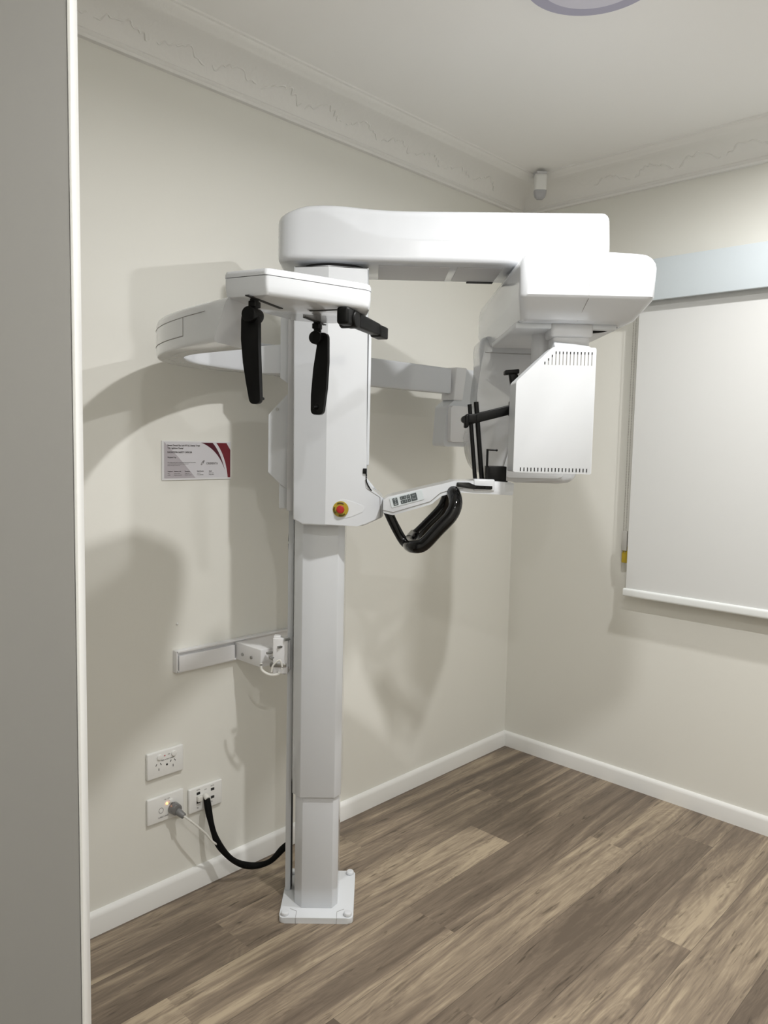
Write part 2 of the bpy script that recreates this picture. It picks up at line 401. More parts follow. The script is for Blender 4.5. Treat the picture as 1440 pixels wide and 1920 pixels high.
# right side strip and cable
bm = nb(); mbox(bm, -0.025, -0.0155, 2.085, 2.12, 1.30, 1.665, 0.003); link('side_strip', bm, SATIN, X)
bm = nb(); mbox(bm, -0.0265, -0.0225, 2.055, 2.068, 1.29, 1.655); link('side_slot', bm, DARK, X, label='dark slot beside the housing')
bm = nb(); tube(bm, catmull([M3(-0.026, 2.05, 1.291), M3(-0.022, 2.05, 1.277), M3(-0.021, 2.05, 1.258), M3(-0.012, 2.05, 1.240), M3(-0.004, 2.06, 1.230)]), 0.0016, 8)
mbox(bm, -0.031, -0.021, 2.045, 2.06, 1.279, 1.293, 0.001); link('sensor_cable', bm, BLACK, X)
bm = nb(); tube(bm, catmull([M3(-0.236, 2.24, 1.16), M3(-0.243, 2.24, 1.11), M3(-0.246, 2.24, 1.06), M3(-0.240, 2.24, 0.98)]), 0.005, 8); link('rear_cable', bm, BLACK, X)

# overhead beam
def beam():
    bm = nb()
    r0_, r1_, k0, k1 = -0.268, 0.606, 2.040, 2.275
    def outline(ins):
        P = round2d([(r0_ + ins, k0 + ins), (r1_ - ins, k0 + ins), (r1_ - ins, k1 - ins), (r0_ + ins, k1 - ins)],
                    [max(0.002, 0.060 - ins), max(0.002, 0.022 - ins), 0.022, max(0.002, 0.07 - ins)], 8)
        out = []
        for i, p in enumerate(P):
            q = P[(i + 1) % len(P)]; out.append(p)
            if abs(q[0] - p[0]) > 0.3:
                for s in range(1, 80): out.append((p[0] + (q[0] - p[0]) * s / 80, p[1] + (q[1] - p[1]) * s / 80))
        return out
    def top(r):
        return 1.967 + 0.010 * math.exp(-((r + 0.13) / 0.11) ** 2) - 0.014 * max(0, (-0.19 - r) / 0.08) + 0.010 * (r + 0.1) / 0.7
    def zc(r):
        pts = [(-0.30, 1.964), (-0.20, 1.962), (-0.155, 1.955), (-0.105, 1.938), (-0.047, 1.908), (0.02, 1.894), (0.10, 1.890), (0.7, 1.893)]
        for (a, za), (b, zb) in zip(pts, pts[1:]):
            if a <= r <= b:
                t = (r - a) / (b - a); t = t * t * (3 - 2 * t) if False else t; return za + (zb - za) * t
        return 1.9
    zb = 1.832; NL = 30; rings = []
    prof = [(0.012, zb), (0.006, zb + 0.0016), (0.0016, zb + 0.006), (0, zb + 0.012)]
    for ins, z in prof: rings.append([M3(r, k, z) for r, k in outline(ins)])
    for i in range(1, NL + 1):
        t = i / NL; ring = []
        for r, k in outline(0):
            z = (zb + 0.012) * (1 - t) + (top(r) - 0.022) * t
            if k < 2.10:
                kk = k + max(0, z - zc(r)) * 0.20 * min(1, (2.10 - k) / 0.05)
            else: kk = k
            ring.append(M3(r, kk, z))
        rings.append(ring)
    for j in range(1, 6):
        a = j / 5 * math.pi / 2; ins = 0.022 * (1 - math.cos(a)); ring = []
        for (r, k), (rb, kb) in zip(outline(ins), outline(0)):
            rr = r; z = top(rb) - 0.022 + 0.022 * math.sin(a)
            zt = top(rb) - 0.022
            if kb < 2.10: k = k + max(0, zt - zc(rb)) * 0.20 * min(1, (2.10 - kb) / 0.05)
            ring.append(M3(rr, k, z))
        rings.append(ring)
    loft(bm, rings); return bm
BM = link('overhead_beam', beam(), GLOSS, X, 40)
bm = nb(); cyl(bm, M3(-0.12, 2.16, 1.815), M3(-0.12, 2.16, 1.833), 0.092, n=40); link('beam_pivot', bm, DARK, X, label='dark gap ring under the beam')
bm = nb(); mbox(bm, 0.0, 0.19, 2.08, 2.25, 1.8295, 1.8325, 0.001); mbox(bm, 0.21, 0.33, 2.08, 2.25, 1.8295, 1.8325, 0.001); link('under_panel', bm, GREYW, BM)
bm = nb(); mbox(bm, 0.255, 0.33, 2.245, 2.268, 1.8285, 1.8335); link('slot', bm, DARK, BM)

# rotating gantry: near block
def ring_rk(ra, rb, ka, kb, z, rd, crown=0.0):
    P = round2d([(ra, ka), (rb, ka), (rb, kb), (ra, kb)], rd, 8); out = []
    for i, p in enumerate(P):
        q = P[(i + 1) % len(P)]; out.append(p)
        if abs(q[0] - p[0]) > 0.1:
            for s in range(1, 14): out.append((p[0] + (q[0] - p[0]) * s / 14, p[1] + (q[1] - p[1]) * s / 14))
    return [M3(r, k, z - crown * ((r - 0.5) / 0.16) ** 2) for r, k in out]
bm = nb()
loft(bm, [ring_rk(0.356, 0.622, 1.900, 2.56, 1.668, 0.02), ring_rk(0.351, 0.630, 1.892, 2.575, 1.672, 0.022), ring_rk(0.3375, 0.657, 1.845, 2.60, 1.713, 0.024), ring_rk(0.336, 0.660, 1.841, 2.605, 1.720, 0.026),
          ring_rk(0.337, 0.663, 1.840, 2.605, 1.790, 0.026, 0.003), ring_rk(0.339, 0.661, 1.842, 2.603, 1.804, 0.026, 0.005), ring_rk(0.344, 0.655, 1.848, 2.60, 1.816, 0.026, 0.005), ring_rk(0.352, 0.648, 1.856, 2.59, 1.824, 0.026, 0.006), ring_rk(0.365, 0.635, 1.872, 2.58, 1.829, 0.026, 0.007)])
GA = link('rotating_gantry', bm, GLOSS, X, 28)
bm = nb(); tube(bm, [M3(0.499, 1.8396, 1.805), M3(0.499, 1.8396, 1.72)], 0.0003, 6); link('seam', bm, GREYW, GA)
bm = nb(); tube(bm, [M3(0.499, 1.843, 1.713), M3(0.489, 1.8985, 1.6690)], 0.0008, 6); link('seam', bm, SEAM, GA)
bm = nb(); mbox(bm, 0.345, 0.60, 1.94, 2.34, 1.655, 1.670, 0.004); link('under_tray', bm, SATIN, X)
bm = nb(); cyl(bm, M3(0.49, 2.165, 1.825), M3(0.49, 2.165, 1.835), 0.09, n=40); link('gantry_pivot', bm, DARK, X)
bm = nb(); tube(bm, catmull([M3(0.535, 1.96, 1.652), M3(0.57, 1.96, 1.655), M3(0.605, 1.955, 1.664)]), lambda t: 0.0045 * (1 - 0.7 * t), 8, flat=1); link('under_cable', bm, BLACK, X)
# far panel of the gantry
FPn = [(0.325, 1.70), (0.320, 1.66), (0.326, 1.60), (0.337, 1.555), (0.334, 1.52), (0.318, 1.475), (0.303, 1.435), (0.298, 1.385), (0.301, 1.335), (0.318, 1.290), (0.350, 1.262), (0.45, 1.246), (0.60, 1.244), (0.632, 1.252), (0.650, 1.29), (0.672, 1.43), (0.665, 1.60), (0.662, 1.70)]
bm = nb(); mprism_front(bm, FPn, 2.42, 2.60, 0.028, 5); SB = link('sensor_panel', bm, GLOSS, X, 40)
bm = nb(); tube(bm, [M3(0.322, 2.430, 1.662), M3(0.34, 2.4195, 1.651), M3(0.45, 2.4195, 1.648), M3(0.60, 2.4195, 1.650)], 0.0008, 6); link('seam', bm, SEAM, SB)
bm = nb(); mprism_front(bm, round2d([(0.40, 1.262), (0.60, 1.262), (0.60, 1.42), (0.44, 1.42)], 0.02), 2.413, 2.425, 0.004); link('sensor_window', bm, SATIN, SB)
# tube head with vents
def tubehead():
    bm = nb()
    P = round2d([(0.341, 1.297), (0.534, 1.295), (0.534, 1.603), (0.428, 1.603), (0.341, 1.518)], [0.004, 0.004, 0.006, 0.012, 0.015], 5)
    mprism_front(bm, P, 1.880, 1.965, 0.005, 3); return bm
TH = link('tube_head', tubehead(), SATIN, X, 40)
for i in range(14):
    r = 0.409 + i * 0.0088; ztop = 1.592 if i > 2 else 1.567 + i * 0.0085
    bm = nb(); mbox(bm, r - 0.0011, r + 0.0011, 1.8795, 1.888, 1.560 if i > 0 else 1.560, ztop, 0); link('vent_slot', bm, SEAM, TH)
for i in range(14):
    r = 0.409 + i * 0.0088; zt = 1.592 if i > 2 else 1.567 + i * 0.0085
    bm = nb(); mbox(bm, r - 0.0013, r + 0.0013, 1.8793, 1.888, zt - 0.006, zt, 0); link('vent_slot', bm, DARK, TH)
for i in range(20):
    r = 0.359 + i * 0.0086
    bm = nb(); mbox(bm, r - 0.0013, r + 0.0013, 1.8793, 1.888, 1.300, 1.309, 0); link('vent_slot', bm, DARK, TH)
bm = nb(); poly(bm, [M3(0.436, 1.888, 1.600), M3(0.530, 1.888, 1.600), M3(0.530, 1.96, 1.600), M3(0.436, 1.96, 1.600)],
     [M3(0.440, 1.935, 1.626), M3(0.530, 1.925, 1.612), M3(0.530, 1.96, 1.612), M3(0.440, 1.96, 1.626)], 0.003); link('top_cap', bm, SATIN, TH)
bm = nb(); mbox(bm, 0.434, 0.540, 1.935, 2.01, 1.634, 1.672, 0.008); mbox(bm, 0.441, 0.533, 1.94, 2.00, 1.605, 1.640, 0.008); link('neck', bm, GREYW, X)
bm = nb(); cyl(bm, M3(0.435, 2.05, 1.54), M3(0.435, 2.05, 1.672), 0.026, n=32); link('collimator_tube', bm, GREYW, X)

# chin rest arm with control panel, stop, handles and head support
CP = [(0.024, 1.181), (0.050, 1.175), (0.150, 1.206), (0.176, 1.228), (0.212, 1.238), (0.362, 1.233), (0.363, 1.266), (0.295, 1.270), (0.208, 1.268), (0.176, 1.259), (0.131, 1.248), (0.036, 1.223), (0.024, 1.213)]
bm = nb(); mprism_front(bm, round2d(CP, 0.006, 3), 1.98, 2.08, 0.004, 3); CH = link('chin_rest_arm', bm, GLOSS, X, 40)
bm = nb(); tube(bm, [M3(0.022, 1.979, 1.189), M3(0.050, 1.979, 1.183), M3(0.146, 1.979, 1.213), M3(0.172, 1.979, 1.236), M3(0.208, 1.979, 1.2475), M3(0.23, 1.979, 1.2475)], 0.0008, 6); link('seam', bm, SEAM, CH)
ux = V((math.cos(rad(16)), math.sin(rad(16))))   # keypad runs uphill along the arm
def kp(a, b): return (0.046 + ux.x * a - ux.y * b * 0.9, 1.1945 + ux.y * a + ux.x * b)
bm = nb(); mprism_front(bm, round2d([kp(0, 0), kp(0.088, 0), kp(0.088, 0.026), kp(0, 0.026)], 0.003, 3), 1.9785, 1.983); KP = link('control_panel', bm, KEYP, CH)
def key(a0, a1, b0, b1):
    bm = nb(); mprism_front(bm, round2d([kp(a0, b0), kp(a1, b0), kp(a1, b1), kp(a0, b1)], 0.0015, 3), 1.9778, 1.980); link('key', bm, KEYG, KP)
key(0.007, 0.020, 0.003, 0.023); key(0.027, 0.044, 0.003, 0.012); key(0.027, 0.044, 0.0135, 0.0225)
key(0.045, 0.0535, 0.003, 0.0225); key(0.055, 0.071, 0.003, 0.0225)
bm = nb()
def kl(pts, w=0.0006): tube(bm, [M3(*((kp(a, b)[0]), 1.9774, kp(a, b)[1])) for a, b in pts], w, 5)
kl([(0.010, 0.0185), (0.0135, 0.0215), (0.017, 0.0185)]); kl([(0.010, 0.0075), (0.0135, 0.0045), (0.017, 0.0075)]); kl([(0.0135, 0.008), (0.0135, 0.012)]); kl([(0.0135, 0.0145), (0.0135, 0.018)])
kl([(0.031, 0.006), (0.031, 0.009)]); kl([(0.040, 0.006), (0.040, 0.009)]); kl([(0.031, 0.0165), (0.031, 0.0195)]); kl([(0.040, 0.0165), (0.040, 0.0195)]); kl([(0.0475, 0.020), (0.049, 0.018), (0.0505, 0.020)]); kl([(0.0475, 0.0125), (0.051, 0.0125)]); kl([(0.0485, 0.007), (0.050, 0.007)])
kl([(0.059, 0.008), (0.059, 0.0175), (0.067, 0.0175), (0.067, 0.008), (0.059, 0.008)], 0.0004)
link('key_symbol', bm, KEYP, KP)
bm = nb(); mprism_front(bm, round2d([(0.213, 1.2535), (0.258, 1.2475), (0.305, 1.2475), (0.305, 1.2565), (0.262, 1.2575), (0.245, 1.2645), (0.213, 1.2645)], 0.004, 4), 1.974, 1.985, 0.001); link('sensor_slot', bm, BGLOSS, CH)
bm = nb(); mbox(bm, 0.258, 0.312, 1.9765, 2.03, 1.243, 1.2735, 0.003); link('slider_cover', bm, GLOSS, CH)
bm = nb(); mprism_front(bm, [(0.262, 1.2485), (0.306, 1.2485), (0.306, 1.2565), (0.262, 1.2565)], 1.974, 1.978, 0.001); link('slider_slot', bm, BGLOSS, CH)
HL = [(0.104, 1.945, 1.099), (0.128, 1.932, 1.106), (0.162, 1.930, 1.143), (0.196, 1.932, 1.181), (0.2085, 1.942, 1.212), (0.206, 1.985, 1.238), (0.203, 2.06, 1.240), (0.200, 2.085, 1.212), (0.188, 2.095, 1.183), (0.156, 2.095, 1.147), (0.125, 2.095, 1.115), (0.106, 2.075, 1.102), (0.095, 2.02, 1.096)]
bm = nb(); tube(bm, catmull([M3(*p) for p in HL], 6, True), 0.0175, 16, True); HD = link('grab_handle', bm, BGLOSS, X, 60)
bm = nb(); tube(bm, catmull([M3(0.036, 2.03, 1.184), M3(0.055, 2.03, 1.145), M3(0.079, 2.03, 1.104), M3(0.094, 2.01, 1.092)]), 0.0125, 14); link('strut', bm, BGLOSS, HD, 60)
bm = nb(); tube(bm, [M3(0.098, 2.05, 1.103), M3(0.112, 2.10, 1.112)], 0.014, 12); link('grip_clamp', bm, METAL, HD)
# head support on two rods
HS = None
bm = nb(); cyl(bm, M3(0.268, 2.03, 1.268), M3(0.247, 2.03, 1.468), 0.0055, n=16); link('support_rod', bm, BLACK, X)
bm = nb(); cyl(bm, M3(0.286, 2.03, 1.268), M3(0.264, 2.03, 1.475), 0.0065, n=16); link('support_rod', bm, BLACK, X)
bm = nb(); box(bm, M3(0.305, 2.03, 1.443), (Rm * 0.060 + V((0, 0, 0.016))), Dm * 0.008, V((0, 0, 0.0125)) - Rm * 0.002, 0.003)
link('clamp_bar', bm, BLACK, X)
bm = nb(); cyl(bm, M3(0.236, 2.02, 1.428), M3(0.236, 2.04, 1.428), 0.010, n=20); box(bm, M3(0.240, 2.03, 1.424), Rm * 0.006 + V((0, 0, 0.002)), Dm * 0.013, V((0, 0, 0.018)), 0.005); box(bm, M3(0.253, 2.03, 1.431), Rm * 0.014, Dm * 0.010, V((0, 0, 0.012)), 0.003); link('clamp_knob', bm, BLACK, X)
bm = nb(); box(bm, M3(0.375, 2.05, 1.460), Rm * 0.02, Dm * 0.012, V((0, 0, 0.02)), 0.003); cyl(bm, M3(0.366, 2.05, 1.45), M3(0.360, 2.05, 1.55), 0.006, n=14)
box(bm, M3(0.358, 2.05, 1.556), Rm * 0.019 + V((0, 0, 0.002)), Dm * 0.014, V((0, 0, 0.006)), 0.003); box(bm, M3(0.366, 2.05, 1.534), Rm * 0.013 - V((0, 0, 0.006)), Dm * 0.010, V((0, 0, 0.022)) - Rm * 0.004, 0.004); link('temple_support', bm, BLACK, X)
bm = nb(); mbox(bm, 0.296, 0.344, 1.99, 2.06, 1.268, 1.307, 0.001); mbox(bm, 0.290, 0.347, 1.985, 2.065, 1.266, 1.270, 0.001); link('chin_block', bm, BLACK, X)
bm = nb(); cyl(bm, M3(0.294, 2.0, 1.27), M3(0.294, 2.0, 1.352), 0.003, n=12); cyl(bm, M3(0.291, 2.0, 1.350), M3(0.317, 2.0, 1.349), 0.0022, n=12); sphere(bm, M3(0.318, 2.0, 1.349), 0.003); mbox(bm, 0.290, 0.302, 1.99, 2.0, 1.27, 1.305); link('bite_rod', bm, BLACK, X)

# cephalometric arm: runs along the left wall, turns the corner and comes forward
outer = [(-0.7048, -0.1536), (-1.081, -0.1355), (-1.3202, -0.1085), (-1.55, -0.065), (-1.6917, -0.0837), (-1.8091, -0.1527), (-1.8897, -0.2483), (-1.9431, -0.3685), (-1.9777, -0.5102), (-2.0016, -0.67)]
inner = [(-1.8832, -0.6123, 1.5428), (-1.8889, -0.5005, 1.5435), (-1.8878, -0.4072, 1.5443), (-1.8555, -0.3165, 1.5453), (-1.7845, -0.2312, 1.5466), (-1.6917, -0.1728, 1.5481), (-1.55, -0.13, 1.55), (-1.3202, -0.1535, 1.5475), (-1.081, -0.1805, 1.5447), (-0.7048, -0.1986, 1.5428)]   # third value: height of the lower edge
O2 = [(p.x, p.y) for p in catmull([V((*p, 0)) for p in outer], 5)]; I2 = [(p.x, p.y, p.z) for p in catmull([V(p) for p in inner], 5)]
bm = nb(); z0, z1 = 1.5428, 1.6294
A = [V((*p, 0)) for p in O2]; B = [V((p[0], p[1], 0)) for p in reversed(I2)]; ZB = [p[2] for p in reversed(I2)]
rings = []
for a, b, zq in zip(A, B, ZB):
    c = (a + b) / 2; d = (a - b) / 2; rg = []
    zb_ = zq + (0.007 if c.x < -1.4 else 0); hh = (zq - 1.36) / 0.19 * 0.282 + 1.36 - zb_
    sec = round2d([(-1, 0), (1, 0), (1, 1), (-1, 1)], [0.12, 0.16, 0.22, 0.12], 4)
    for u, v in sec: rg.append(c + d * u + V((0, 0, zb_ + hh * v)))
    rings.append(rg)
for ii, am in ((-1, 0.05), (-2, 0.035), (-3, 0.02), (-4, 0.01)):
    rings[ii] = [p + V((0.006, -1, 0)) * am * ((p.z - z0) / (z1 - z0) - 0.35) for p in rings[ii]]
loft(bm, rings); CA = link('cephalometric_arm', bm, GLOSS, X, 40)
def on_arm(i0, i1, zz, off=0.0012):
    out = []
    for i in range(i0, i1 + 1):
        a = A[i]; d = (A[i] - B[i]).normalized(); out.append(a + d * off * 0.3 + V((0, 0, zz + (ZB[i] - z0) * 1.2)))
    return out
for zz, rw, iE in ((1.612, 0.0006, 43), (1.5736, 0.0009, 40)):
    bm = nb(); tube(bm, on_arm(24, iE, zz), rw, 5); link('seam', bm, SEAM, CA)
bm = nb(); tube(bm, [on_arm(40, 41, 1.5736)[0], on_arm(40, 41, 1.612)[0]], 0.0006, 5); link('seam', bm, SEAM, CA)
# bracket panel between arm and housing, right hand connector and its sensor box
bm = nb(); poly(bm, [V((-1.545, -0.150, 1.549)), V((-1.430, -0.170, 1.549)), V((-1.405, -0.225, 1.549)), V((-1.49, -0.245, 1.549))], [V((-1.545, -0.150, 1.622)), V((-1.430, -0.170, 1.639)), V((-1.405, -0.225, 1.639)), V((-1.49, -0.245, 1.630))], 0.003); link('arm_bracket', bm, SATIN, X)
bm = nb(); poly(bm, [V((-0.700, -0.210, 1.520)), V((-0.655, -0.215, 1.520)), V((-0.665, -0.150, 1.520)), V((-0.700, -0.150, 1.520))], [V((-0.688, -0.210, 1.637)), V((-0.633, -0.215, 1.637)), V((-0.645, -0.150, 1.637)), V((-0.688, -0.150, 1.637))], 0.004); link('arm_joint', bm, WHITE, X)
bm = nb(); P = round2d([(-0.742, 1.355), (-0.495, 1.355), (-0.495, 1.634), (-0.650, 1.634), (-0.668, 1.533), (-0.730, 1.495)], 0.012, 4)
poly(bm, [V((x, -0.203, z)) for x, z in P], [V((x, -0.150, z)) for x, z in P], 0.006); CBX = link('ceph_sensor_housing', bm, SATIN, X)
bm = nb(); P = round2d([(-0.722, 1.3715), (-0.545, 1.3715), (-0.545, 1.4995), (-0.722, 1.4995)], 0.012, 4)
poly(bm, [V((x, -0.217, z)) for x, z in P], [V((x, -0.195, z)) for x, z in P], 0.004); link('sensor_cassette', bm, WHITE, CBX)
# head holder plate
HP = [(-1.9698, -0.7806), (-1.7437, -0.8287), (-1.686, -0.7614), (-1.6475, -0.6267), (-1.7437, -0.5882), (-1.8399, -0.6123), (-1.9987, -0.6892)]
HR = round2d(HP, [0.010, 0.035, 0.06, 0.05, 0.03, 0.02, 0.01], 6)
def shrink(P, s, cx=-1.8111, cy=-0.7085): return [(cx + (x - cx) * s, cy + (y - cy) * s) for x, y in P]
bm = nb()
loft(bm, [[V((x, y, z)) for x, y in shrink(HR, s)] for s, z in ((0.95, 1.6274), (0.975, 1.6294), (0.992, 1.6361), (1.0, 1.6467), (1.0, 1.664))])
PL = link('head_holder_plate', bm, GLOSS, X, 40)
bm = nb()
loft(bm, [[V((x, y, z)) for x, y in shrink(HR, s)] for s, z in ((1.006, 1.665), (1.006, 1.6707), (0.99, 1.6765), (0.95, 1.6784))]); link('plate_lid', bm, GLOSS, PL, 40)
aa = V((0.906, 0.423, 0)); bb = V((0.423, -0.906, 0))
def slab(c, L_, W_, z, mt=DARK, h=0.001):
    bm = nb(); box(bm, V((*c, z)), L_, W_, V((0, 0, h))); return bm
link('slot', slab((-1.9294, -0.7238), aa * 0.070, bb * 0.004, 1.627), DARK, PL); link('slot', slab((-1.7174, -0.6267), aa * 0.055, bb * 0.004, 1.627), DARK, PL)
link('slot', slab((-1.7938, -0.7614), bb * 0.045, aa * 0.003, 1.627), DARK, PL)
# ear rods
def ear(O, s, prof, zt, zk, kb):
    """O: hanging point; s=+1 knob disc on the +aa side; prof: blade outline in (b, z)"""
    O = V((*O, 0)); P = round2d(prof, [p[2] if len(p) > 2 else 0.01 for p in prof], 6)
    bm = nb(); poly(bm, [O + bb * p[0] - aa * 0.006 + V((0, 0, p[1])) for p in P], [O + bb * p[0] + aa * 0.006 + V((0, 0, p[1])) for p in P], 0.002, 2)
    E_ = link('ear_rod', bm, BLACK, X, 40)
    bm = nb(); cyl(bm, O + V((0, 0, zk - 0.01)) + bb * kb, O + V((0, 0, 1.6274)) + bb * 0.0, 0.0085, n=18)
    box(bm, O + V((0, 0, 1.6169)), aa * 0.011, bb * 0.008, V((0, 0, 0.006)), 0.002); link('stem', bm, BLACK, E_)
    bm = nb(); cyl(bm, O + bb * kb - aa * 0.018 + V((0, 0, zk)), O + bb * kb + aa * 0.020 + V((0, 0, zk)), 0.0145, n=28, bev=0.002); link('hinge_disc', bm, BLACK, E_)
    return E_, O
pA = [(-0.025, 1.6053), (0.0106, 1.6053), (0.0115, 1.538), (0.0139, 1.4851), (0.0164, 1.4312), (-0.0058, 1.4293), (-0.0144, 1.4706), (-0.0212, 1.5091), (-0.0255, 1.5524)]
pB = [(0.0038, 1.6024), (0.0279, 1.6024), (0.0289, 1.538), (0.026, 1.4803), (0.0183, 1.4216), (-0.0106, 1.4216), (-0.0106, 1.4658), (-0.0058, 1.5235), (0.0019, 1.5716)]
rr_ = [0.016, 0.016, 0.02, 0.02, 0.012, 0.012, 0.02, 0.02, 0.02]
pA = [(*p, r) for p, r in zip(pA, rr_)]; pB = [(*p, r) for p, r in zip(pB, rr_)]
E1, O1 = ear((-1.9602, -0.7325), 1, pA, 1.6, 1.5976, -0.004)
bm = nb(); cyl(bm, O1 + bb * 0.008 + V((0, 0, 1.4418)), O1 + bb * 0.008 + aa * 0.022 + V((0, 0, 1.4418)), 0.004, 0.003, 12); link('ear_pin', bm, BLACK, E1)
E2, O2_ = ear((-1.708, -0.6235), -1, pB, 1.6, 1.5909, 0.002)
bm = nb(); cyl(bm, O2_ + bb * 0.004 + V((0, 0, 1.4398)), O2_ + bb * 0.004 - aa * 0.026 + V((0, 0, 1.437)), 0.0065, 0.003, 14); link('ear_pin', bm, BLACK, E2)
# nasion support
NO = V((-1.7918, -0.8047, 0))
bm = nb(); box(bm, NO + aa * 0.018 + V((0, 0, 1.6101)), aa * 0.036, bb * 0.013, V((0, 0, 0.017)), 0.006); NS = link('nasion_support', bm, BLACK, X)
bm = nb(); cyl(bm, NO + aa * 0.02 - bb * 0.018 + V((0, 0, 1.6072)), NO + aa * 0.02 + bb * 0.018 + V((0, 0, 1.6072)), 0.017, n=24, bev=0.003); link('hinge_disc', bm, BLACK, NS)
bm = nb(); poly(bm, [NO + aa * 0.055 + bb * s * 0.011 + V((0, 0, z)) for s, z in ((-1, 1.5967), (1, 1.5967), (1, 1.6265), (-1, 1.6265))],
     [NO + aa * 0.185 + bb * s * 0.011 + V((0, 0, z)) for s, z in ((-1, 1.5976), (1, 1.5976), (1, 1.6236), (-1, 1.6236))], 0.004)
box(bm, NO + aa * 0.205 + V((0, 0, 1.6082)), aa * 0.025, bb * 0.013, V((0, 0, 0.013)), 0.003); link('swing_arm', bm, BLACK, NS)

# ------------------------------------------------------------------ wall mounting bracket
WB = thing('wall_bracket', (-1.47, 0, 0.69), 'white steel bracket with bolted arm tying the machine column to the wall', 'bracket')
bm = nb(); wbox(bm, -1.495, -1.452, -0.145, 0, 0.690, 0.744, 0.002); AR = link('bracket_arm', bm, WHITE, WB)
for y in (-0.055, -0.10):
    bm = nb(); cyl(bm, (-1.495, y, 0.712), (-1.4985, y, 0.712), 0.0048, n=14); link('bolt', bm, METAL, AR)
bm = nb(); box(bm, M3(-0.262, 2.180, 0.742), Rm * 0.0215, Dm * 0.014, V((0, 0, 0.052)), 0.002); box(bm, M3(-0.272, 2.18, 0.790), Rm * 0.010, Dm * 0.012, V((0, 0, 0.010)), 0.002); link('clamp_plate', bm, WHITE, WB)
bm = nb(); box(bm, M3(-0.240, 2.20, 0.742), Rm * 0.006, Dm * 0.02, V((0, 0, 0.045)), 0.002); link('spacer', bm, GREYW, WB)
bm = nb(); cyl(bm, M3(-0.29, 2.175, 0.735), M3(-0.262, 2.175, 0.722), 0.006, n=14); box(bm, M3(-0.268, 2.17, 0.716), Rm * 0.024, Dm * 0.008, V((0, 0, 0.006)), 0.002); cyl(bm, M3(-0.25, 2.172, 0.700), M3(-0.25, 2.182, 0.700), 0.013, n=20); link('pivot', bm, METAL, WB)
bm = nb()
for r, z in ((-0.268, 0.770), (-0.30, 0.752), (-0.292, 0.738), (-0.250, 0.792)): cyl(bm, M3(r, 2.160, z), M3(r + 0.014, 2.172, z), 0.0038, n=10)
link('bolt', bm, METAL, WB)
bm = nb(); tube(bm, catmull([M3(-0.315, 2.15, 0.725), M3(-0.312, 2.15, 0.705), M3(-0.290, 2.15, 0.692), M3(-0.268, 2.15, 0.693), M3(-0.262, 2.15, 0.699)]), 0.0042, 8); tube(bm, catmull([M3(-0.285, 2.15, 0.700), M3(-0.28, 2.15, 0.72), M3(-0.262, 2.15, 0.735), M3(-0.255, 2.15, 0.72), M3(-0.255, 2.15, 0.705)]), 0.0028, 8); link('cable_tie', bm, CABLEW, WB)

RT = thing('wall_trunking', (-1.60, 0, 0.69), 'white horizontal cable trunking with clip-on cover beside the bracket on the left wall', 'trunking')
bm = nb()
for z0_, z1_ in ((0.687, 0.693), (0.745, 0.751)): wbox(bm, -1.70, -1.16, -0.020, 0, z0_, z1_, 0.001)
wbox(bm, -1.70, -1.16, -0.008, 0, 0.690, 0.748); wbox(bm, -1.701, -1.696, -0.020, 0, 0.687, 0.751, 0.001); link('channel', bm, WHITE, RT)
bm = nb(); wbox(bm, -1.693, -1.50, -0.022, -0.005, 0.690, 0.736, 0.001); link('channel_cover', bm, WHITE, RT)

# ------------------------------------------------------------------ power points
def text(s, loc, size, material, parent, name='lettering', bold=False, nrm='left', width=1.0, align='LEFT'):
    c = bpy.data.curves.new(name, 'FONT'); c.body = s; c.size = size; c.extrude = 0.00012; c.align_x = align
    c.offset = size * (0.02 if bold else 0)
    t = bpy.data.objects.new('tmp', c); COL.objects.link(t)
    dg = bpy.context.evaluated_depsgraph_get(); me = bpy.data.meshes.new_from_object(t.evaluated_get(dg)); bpy.data.objects.remove(t)
    me.name = name
    Mx = Matrix(((1, 0, 0, 0), (0, 0, -1, 0), (0, 1, 0, 0), (0, 0, 0, 1)))   # text stands on the y = const wall facing -y
    for v in me.vertices: v.co = Mx @ V((v.co.x * width, v.co.y, v.co.z))
    me.materials.clear(); me.materials.append(material)
    o = bpy.data.objects.new(name, me); COL.objects.link(o); o.parent = parent; o.location = V(loc) - ORG[parent.name]; ORG[o.name] = V(loc)
    return o
def outlet(x0, x1, z0, z1, label):
    t = thing('power_outlet' if 'power' in label else 'data_outlet', ((x0 + x1) / 2, 0, z0), label, 'wall socket', 'wall plates low on the left wall')
    bm = nb(); wbox(bm, x0, x1, -0.011, 0, z0, z1, 0.0035, 3); p = link('plate', bm, TRIM, t)
    return t
def slot_(t, x, z, a, l=0.007, w=0.0017, m_=DARK):
    bm = nb(); c, s = math.cos(rad(a)), math.sin(rad(a)); box(bm, (x, -0.0112, z), V((c, 0, s)) * l / 2, V((0, 0.0006, 0)), V((-s, 0, c)) * w / 2); return link('socket_hole', bm, m_, t)
U1 = outlet(-1.790, -1.673, 0.388, 0.466, 'white power outlet with two round switches, uppermost of the three wall plates')
for x in (-1.752, -1.706):
    bm = nb(); cyl(bm, (x, -0.010, 0.449), (x, -0.0155, 0.449), 0.0085, n=24, bev=0.002); link('switch', bm, TRIM, U1)
    slot_(U1, x - 0.010, 0.428, 60); slot_(U1, x + 0.004, 0.428, 120); slot_(U1, x - 0.002, 0.413, 90)
bm = nb(); cyl(bm, (-1.735, -0.0105, 0.449), (-1.735, -0.0115, 0.449), 0.0022, n=12); link('red_dot', bm, REDDOT, U1)
